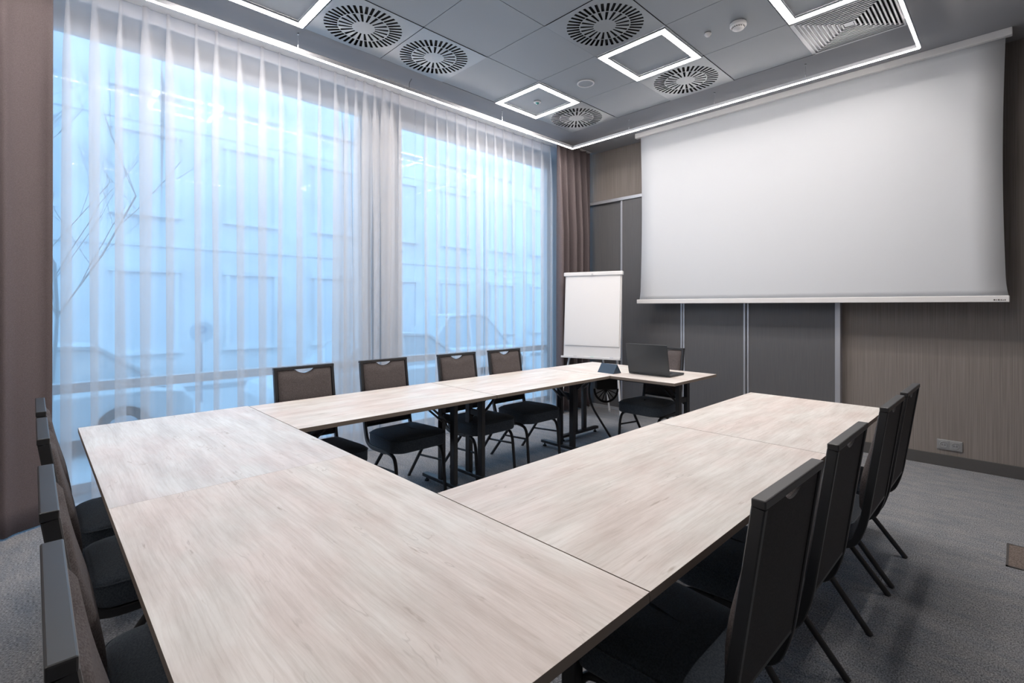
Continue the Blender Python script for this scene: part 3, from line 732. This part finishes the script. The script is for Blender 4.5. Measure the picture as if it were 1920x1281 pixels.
# ------------------------------------------------------------------ outside: street, facade, cars, sign, tree
GZ = -.62
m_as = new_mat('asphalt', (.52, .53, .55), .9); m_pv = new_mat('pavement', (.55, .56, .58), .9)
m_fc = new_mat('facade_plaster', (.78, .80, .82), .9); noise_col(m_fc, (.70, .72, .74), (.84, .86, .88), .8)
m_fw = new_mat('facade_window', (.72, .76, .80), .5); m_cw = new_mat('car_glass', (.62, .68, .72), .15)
q = MB(); q.box(-60, XW-2.6, -40, 60, GZ-.2, GZ); struct(q, 'ground', m_as)
q = MB(); q.box(XW-2.6, XW-.301, -40, 60, GZ-.2, GZ+.12); struct(q, 'pavement', m_pv)
q = MB(); q.box(-16.0, -13.5, -40, 60, GZ, GZ+.12); struct(q, 'pavement_far', m_pv)
q = MB(); q.box(XW-.3, XW-.01, YN-.1, YB+.15, GZ-.2, -.121); struct(q, 'wall_plinth', m_pv)
q = MB(); q.box(XW-.55, XW-.301, -12, 16, 3.75, 9); q.box(XW-.55, XW-.301, -12, YN-.1, GZ, 3.75); q.box(XW-.55, XW-.301, YB+.2, 16, GZ, 3.75); struct(q, 'wall_outside', m_fc)
bd = empty('apartment_building', (-16.3, 6, GZ)); tag(bd, 'pale building across the street, seen faintly through the sheer curtains', 'building')
p = MB(); p.box(-6, 0, -26, 34, 0, 13.5); p.build('wall', m_fc, bd)
p = MB()
for z in (3.6, 6.9, 10.2, 13.3): p.box(0, .04, -26, 34, z, z+.12)
p.build('cornice', m_fc, bd)
for fl in range(3):
    for k in range(17):
        y = -14.2+k*2.6; z = [.9, 4.6, 7.9][fl]
        p = MB(); h = 1.9
        p.box(.001, .10, y-.72, y-.62, z-.1, z+h+.1); p.box(.001, .10, y+.62, y+.72, z-.1, z+h+.1); p.box(.001, .12, y-.8, y+.8, z+h+.1, z+h+.24); p.box(.001, .14, y-.8, y+.8, z-.2, z-.1)
        wf = p.build('window', m_fc, bd)
        p = MB(); p.box(.001, .03, y-.62, y+.62, z-.1, z+h+.1); p.build('pane', m_fw, wf)
def car(x, y, label, colr, flip=1, hgt=1.46):
    root = empty('car', (x, y, GZ)); root.rotation_euler = (0, 0, 0 if flip > 0 else math.pi)
    tag(root, label, 'car', 'cars parked in the street outside')
    mc = new_mat('car_paint', colr, .25)
    st = [(-2.1, .50, .62), (-2.0, .66, .80), (-1.35, .78, .84), (-1.0, .84, .86), (1.5, .86, .86), (1.95, .80, .84), (2.1, .62, .70)]   # y, belt z, half width; front at -Y
    rg = []
    for (yy, bz, hw_) in st:
        rg.append([(hw_*.92, yy, .22), (hw_, yy, .42), (hw_*.98, yy, bz-.06), (hw_*.86, yy, bz), (-hw_*.86, yy, bz), (-hw_*.98, yy, bz-.06), (-hw_, yy, .42), (-hw_*.92, yy, .22)])
    p = MB(); p.rings(rg); p.build('body', mc, root, .03, smooth=False)
    prof = [(-1.12, .84, .76), (-.35, hgt-.06, .60), (.15, hgt, .60), (1.0, hgt-.05, .58), (1.75, .86, .70)]
    cab = []
    for (yy, zz, hw_) in prof:
        cab.append([(.76, yy, .83), (hw_, yy, max(zz, .84)), (-hw_, yy, max(zz, .84)), (-.76, yy, .83)])
    p = MB(); p.rings(cab); p.build('cabin_glass', m_cw, root, .02)
    p = MB()
    for s in (-1, 1):
        p.sweep([(s*(hw_+.01), yy, max(zz, .85)) for yy, zz, hw_ in prof], rect(.05, .045))
        p.sweep([(s*.60, .35, hgt), (s*.765, .35, .84)], rect(.05, .05))
    p.build('pillar', mc, root)
    p = MB(); p.rings([[(hw_+.005, yy, zz), (hw_+.005, yy, zz+.02), (-hw_-.005, yy, zz+.02), (-hw_-.005, yy, zz)] for yy, zz, hw_ in prof[1:4]]); p.build('roof', mc, root)
    for yy in (-1.3, 1.25):
        for s in (-1, 1):
            p = MB(); p.cyl((s*.70, yy, .31), (s*.88, yy, .31), .31, n=20); wl = p.build('wheel', M['blackmatte'], root)
            p = MB(); p.cyl((s*.875, yy, .31), (s*.89, yy, .31), .19, n=16); p.build('hub_cap', M['alu'], wl)
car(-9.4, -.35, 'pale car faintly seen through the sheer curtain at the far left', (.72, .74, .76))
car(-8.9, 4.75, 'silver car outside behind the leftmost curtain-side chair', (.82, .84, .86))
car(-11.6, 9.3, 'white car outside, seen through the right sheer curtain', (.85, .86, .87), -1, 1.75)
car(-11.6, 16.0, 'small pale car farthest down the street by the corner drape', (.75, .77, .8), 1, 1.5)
sg = empty('parking_sign', (-9.6, 1.02, GZ)); tag(sg, 'faint round parking sign with the letter P on a pole outside', 'road sign')
sg.location = (-11.9, 2.53, GZ)
p = MB(); p.cyl((0, 0, 0), (0, 0, 1.25), .03, n=10); p.build('pole', M['alu'], sg)
p = MB(); p.cyl((.03, 0, 1.45), (.05, 0, 1.45), .22, n=28); sd = p.build('sign_disc', new_mat('sign_disc', (.62, .70, .76), .5), sg)
p = MB(); p.box(.051, .056, -.07, -.035, 1.33, 1.57)
arc = [(0.0535, -.05, 1.555)] + [(.0535, .01+.062*math.cos(R_(a)), 1.50+.055*math.sin(R_(a))) for a in range(90, -91, -20)] + [(.0535, -.05, 1.445)]
p.sweep(arc, rect(.004, .032), side=(1, 0, 0)); p.build('letter', new_mat('sign_letter', (.25, .38, .52), .5), sd)
tr = empty('bare_tree', (-7.7, .1, GZ)); tag(tr, 'bare thin street tree outside behind the left sheer curtain', 'tree')
random.seed(11); p = MB()
def branch(p0, d, ln, r, dep):
    pts = [p0]; q = p0.copy(); dd = d.copy()
    for k in range(4):
        dd = (dd+Vector((random.uniform(-.12, .12), random.uniform(-.12, .12), random.uniform(0, .1)))).normalized(); q = q+dd*ln/4; pts.append(q.copy())
    for a_, b_ in zip(pts[:-1], pts[1:]): p.cyl(a_, b_, r, r*.85, n=6)
    if dep == 0: return
    for k in range(4 if dep > 2 else 3):
        t_ = random.choice(pts[1:] if dep < 4 else pts[3:]); ax = Vector((random.uniform(-1, 1), random.uniform(-1, 1), random.uniform(.1, .8))).normalized()
        branch(t_, (dd*.6+ax*.8).normalized(), ln*.66, r*.52, dep-1)
branch(Vector((0, 0, 0)), Vector((0, .05, 1)), 2.5, .022, 4)
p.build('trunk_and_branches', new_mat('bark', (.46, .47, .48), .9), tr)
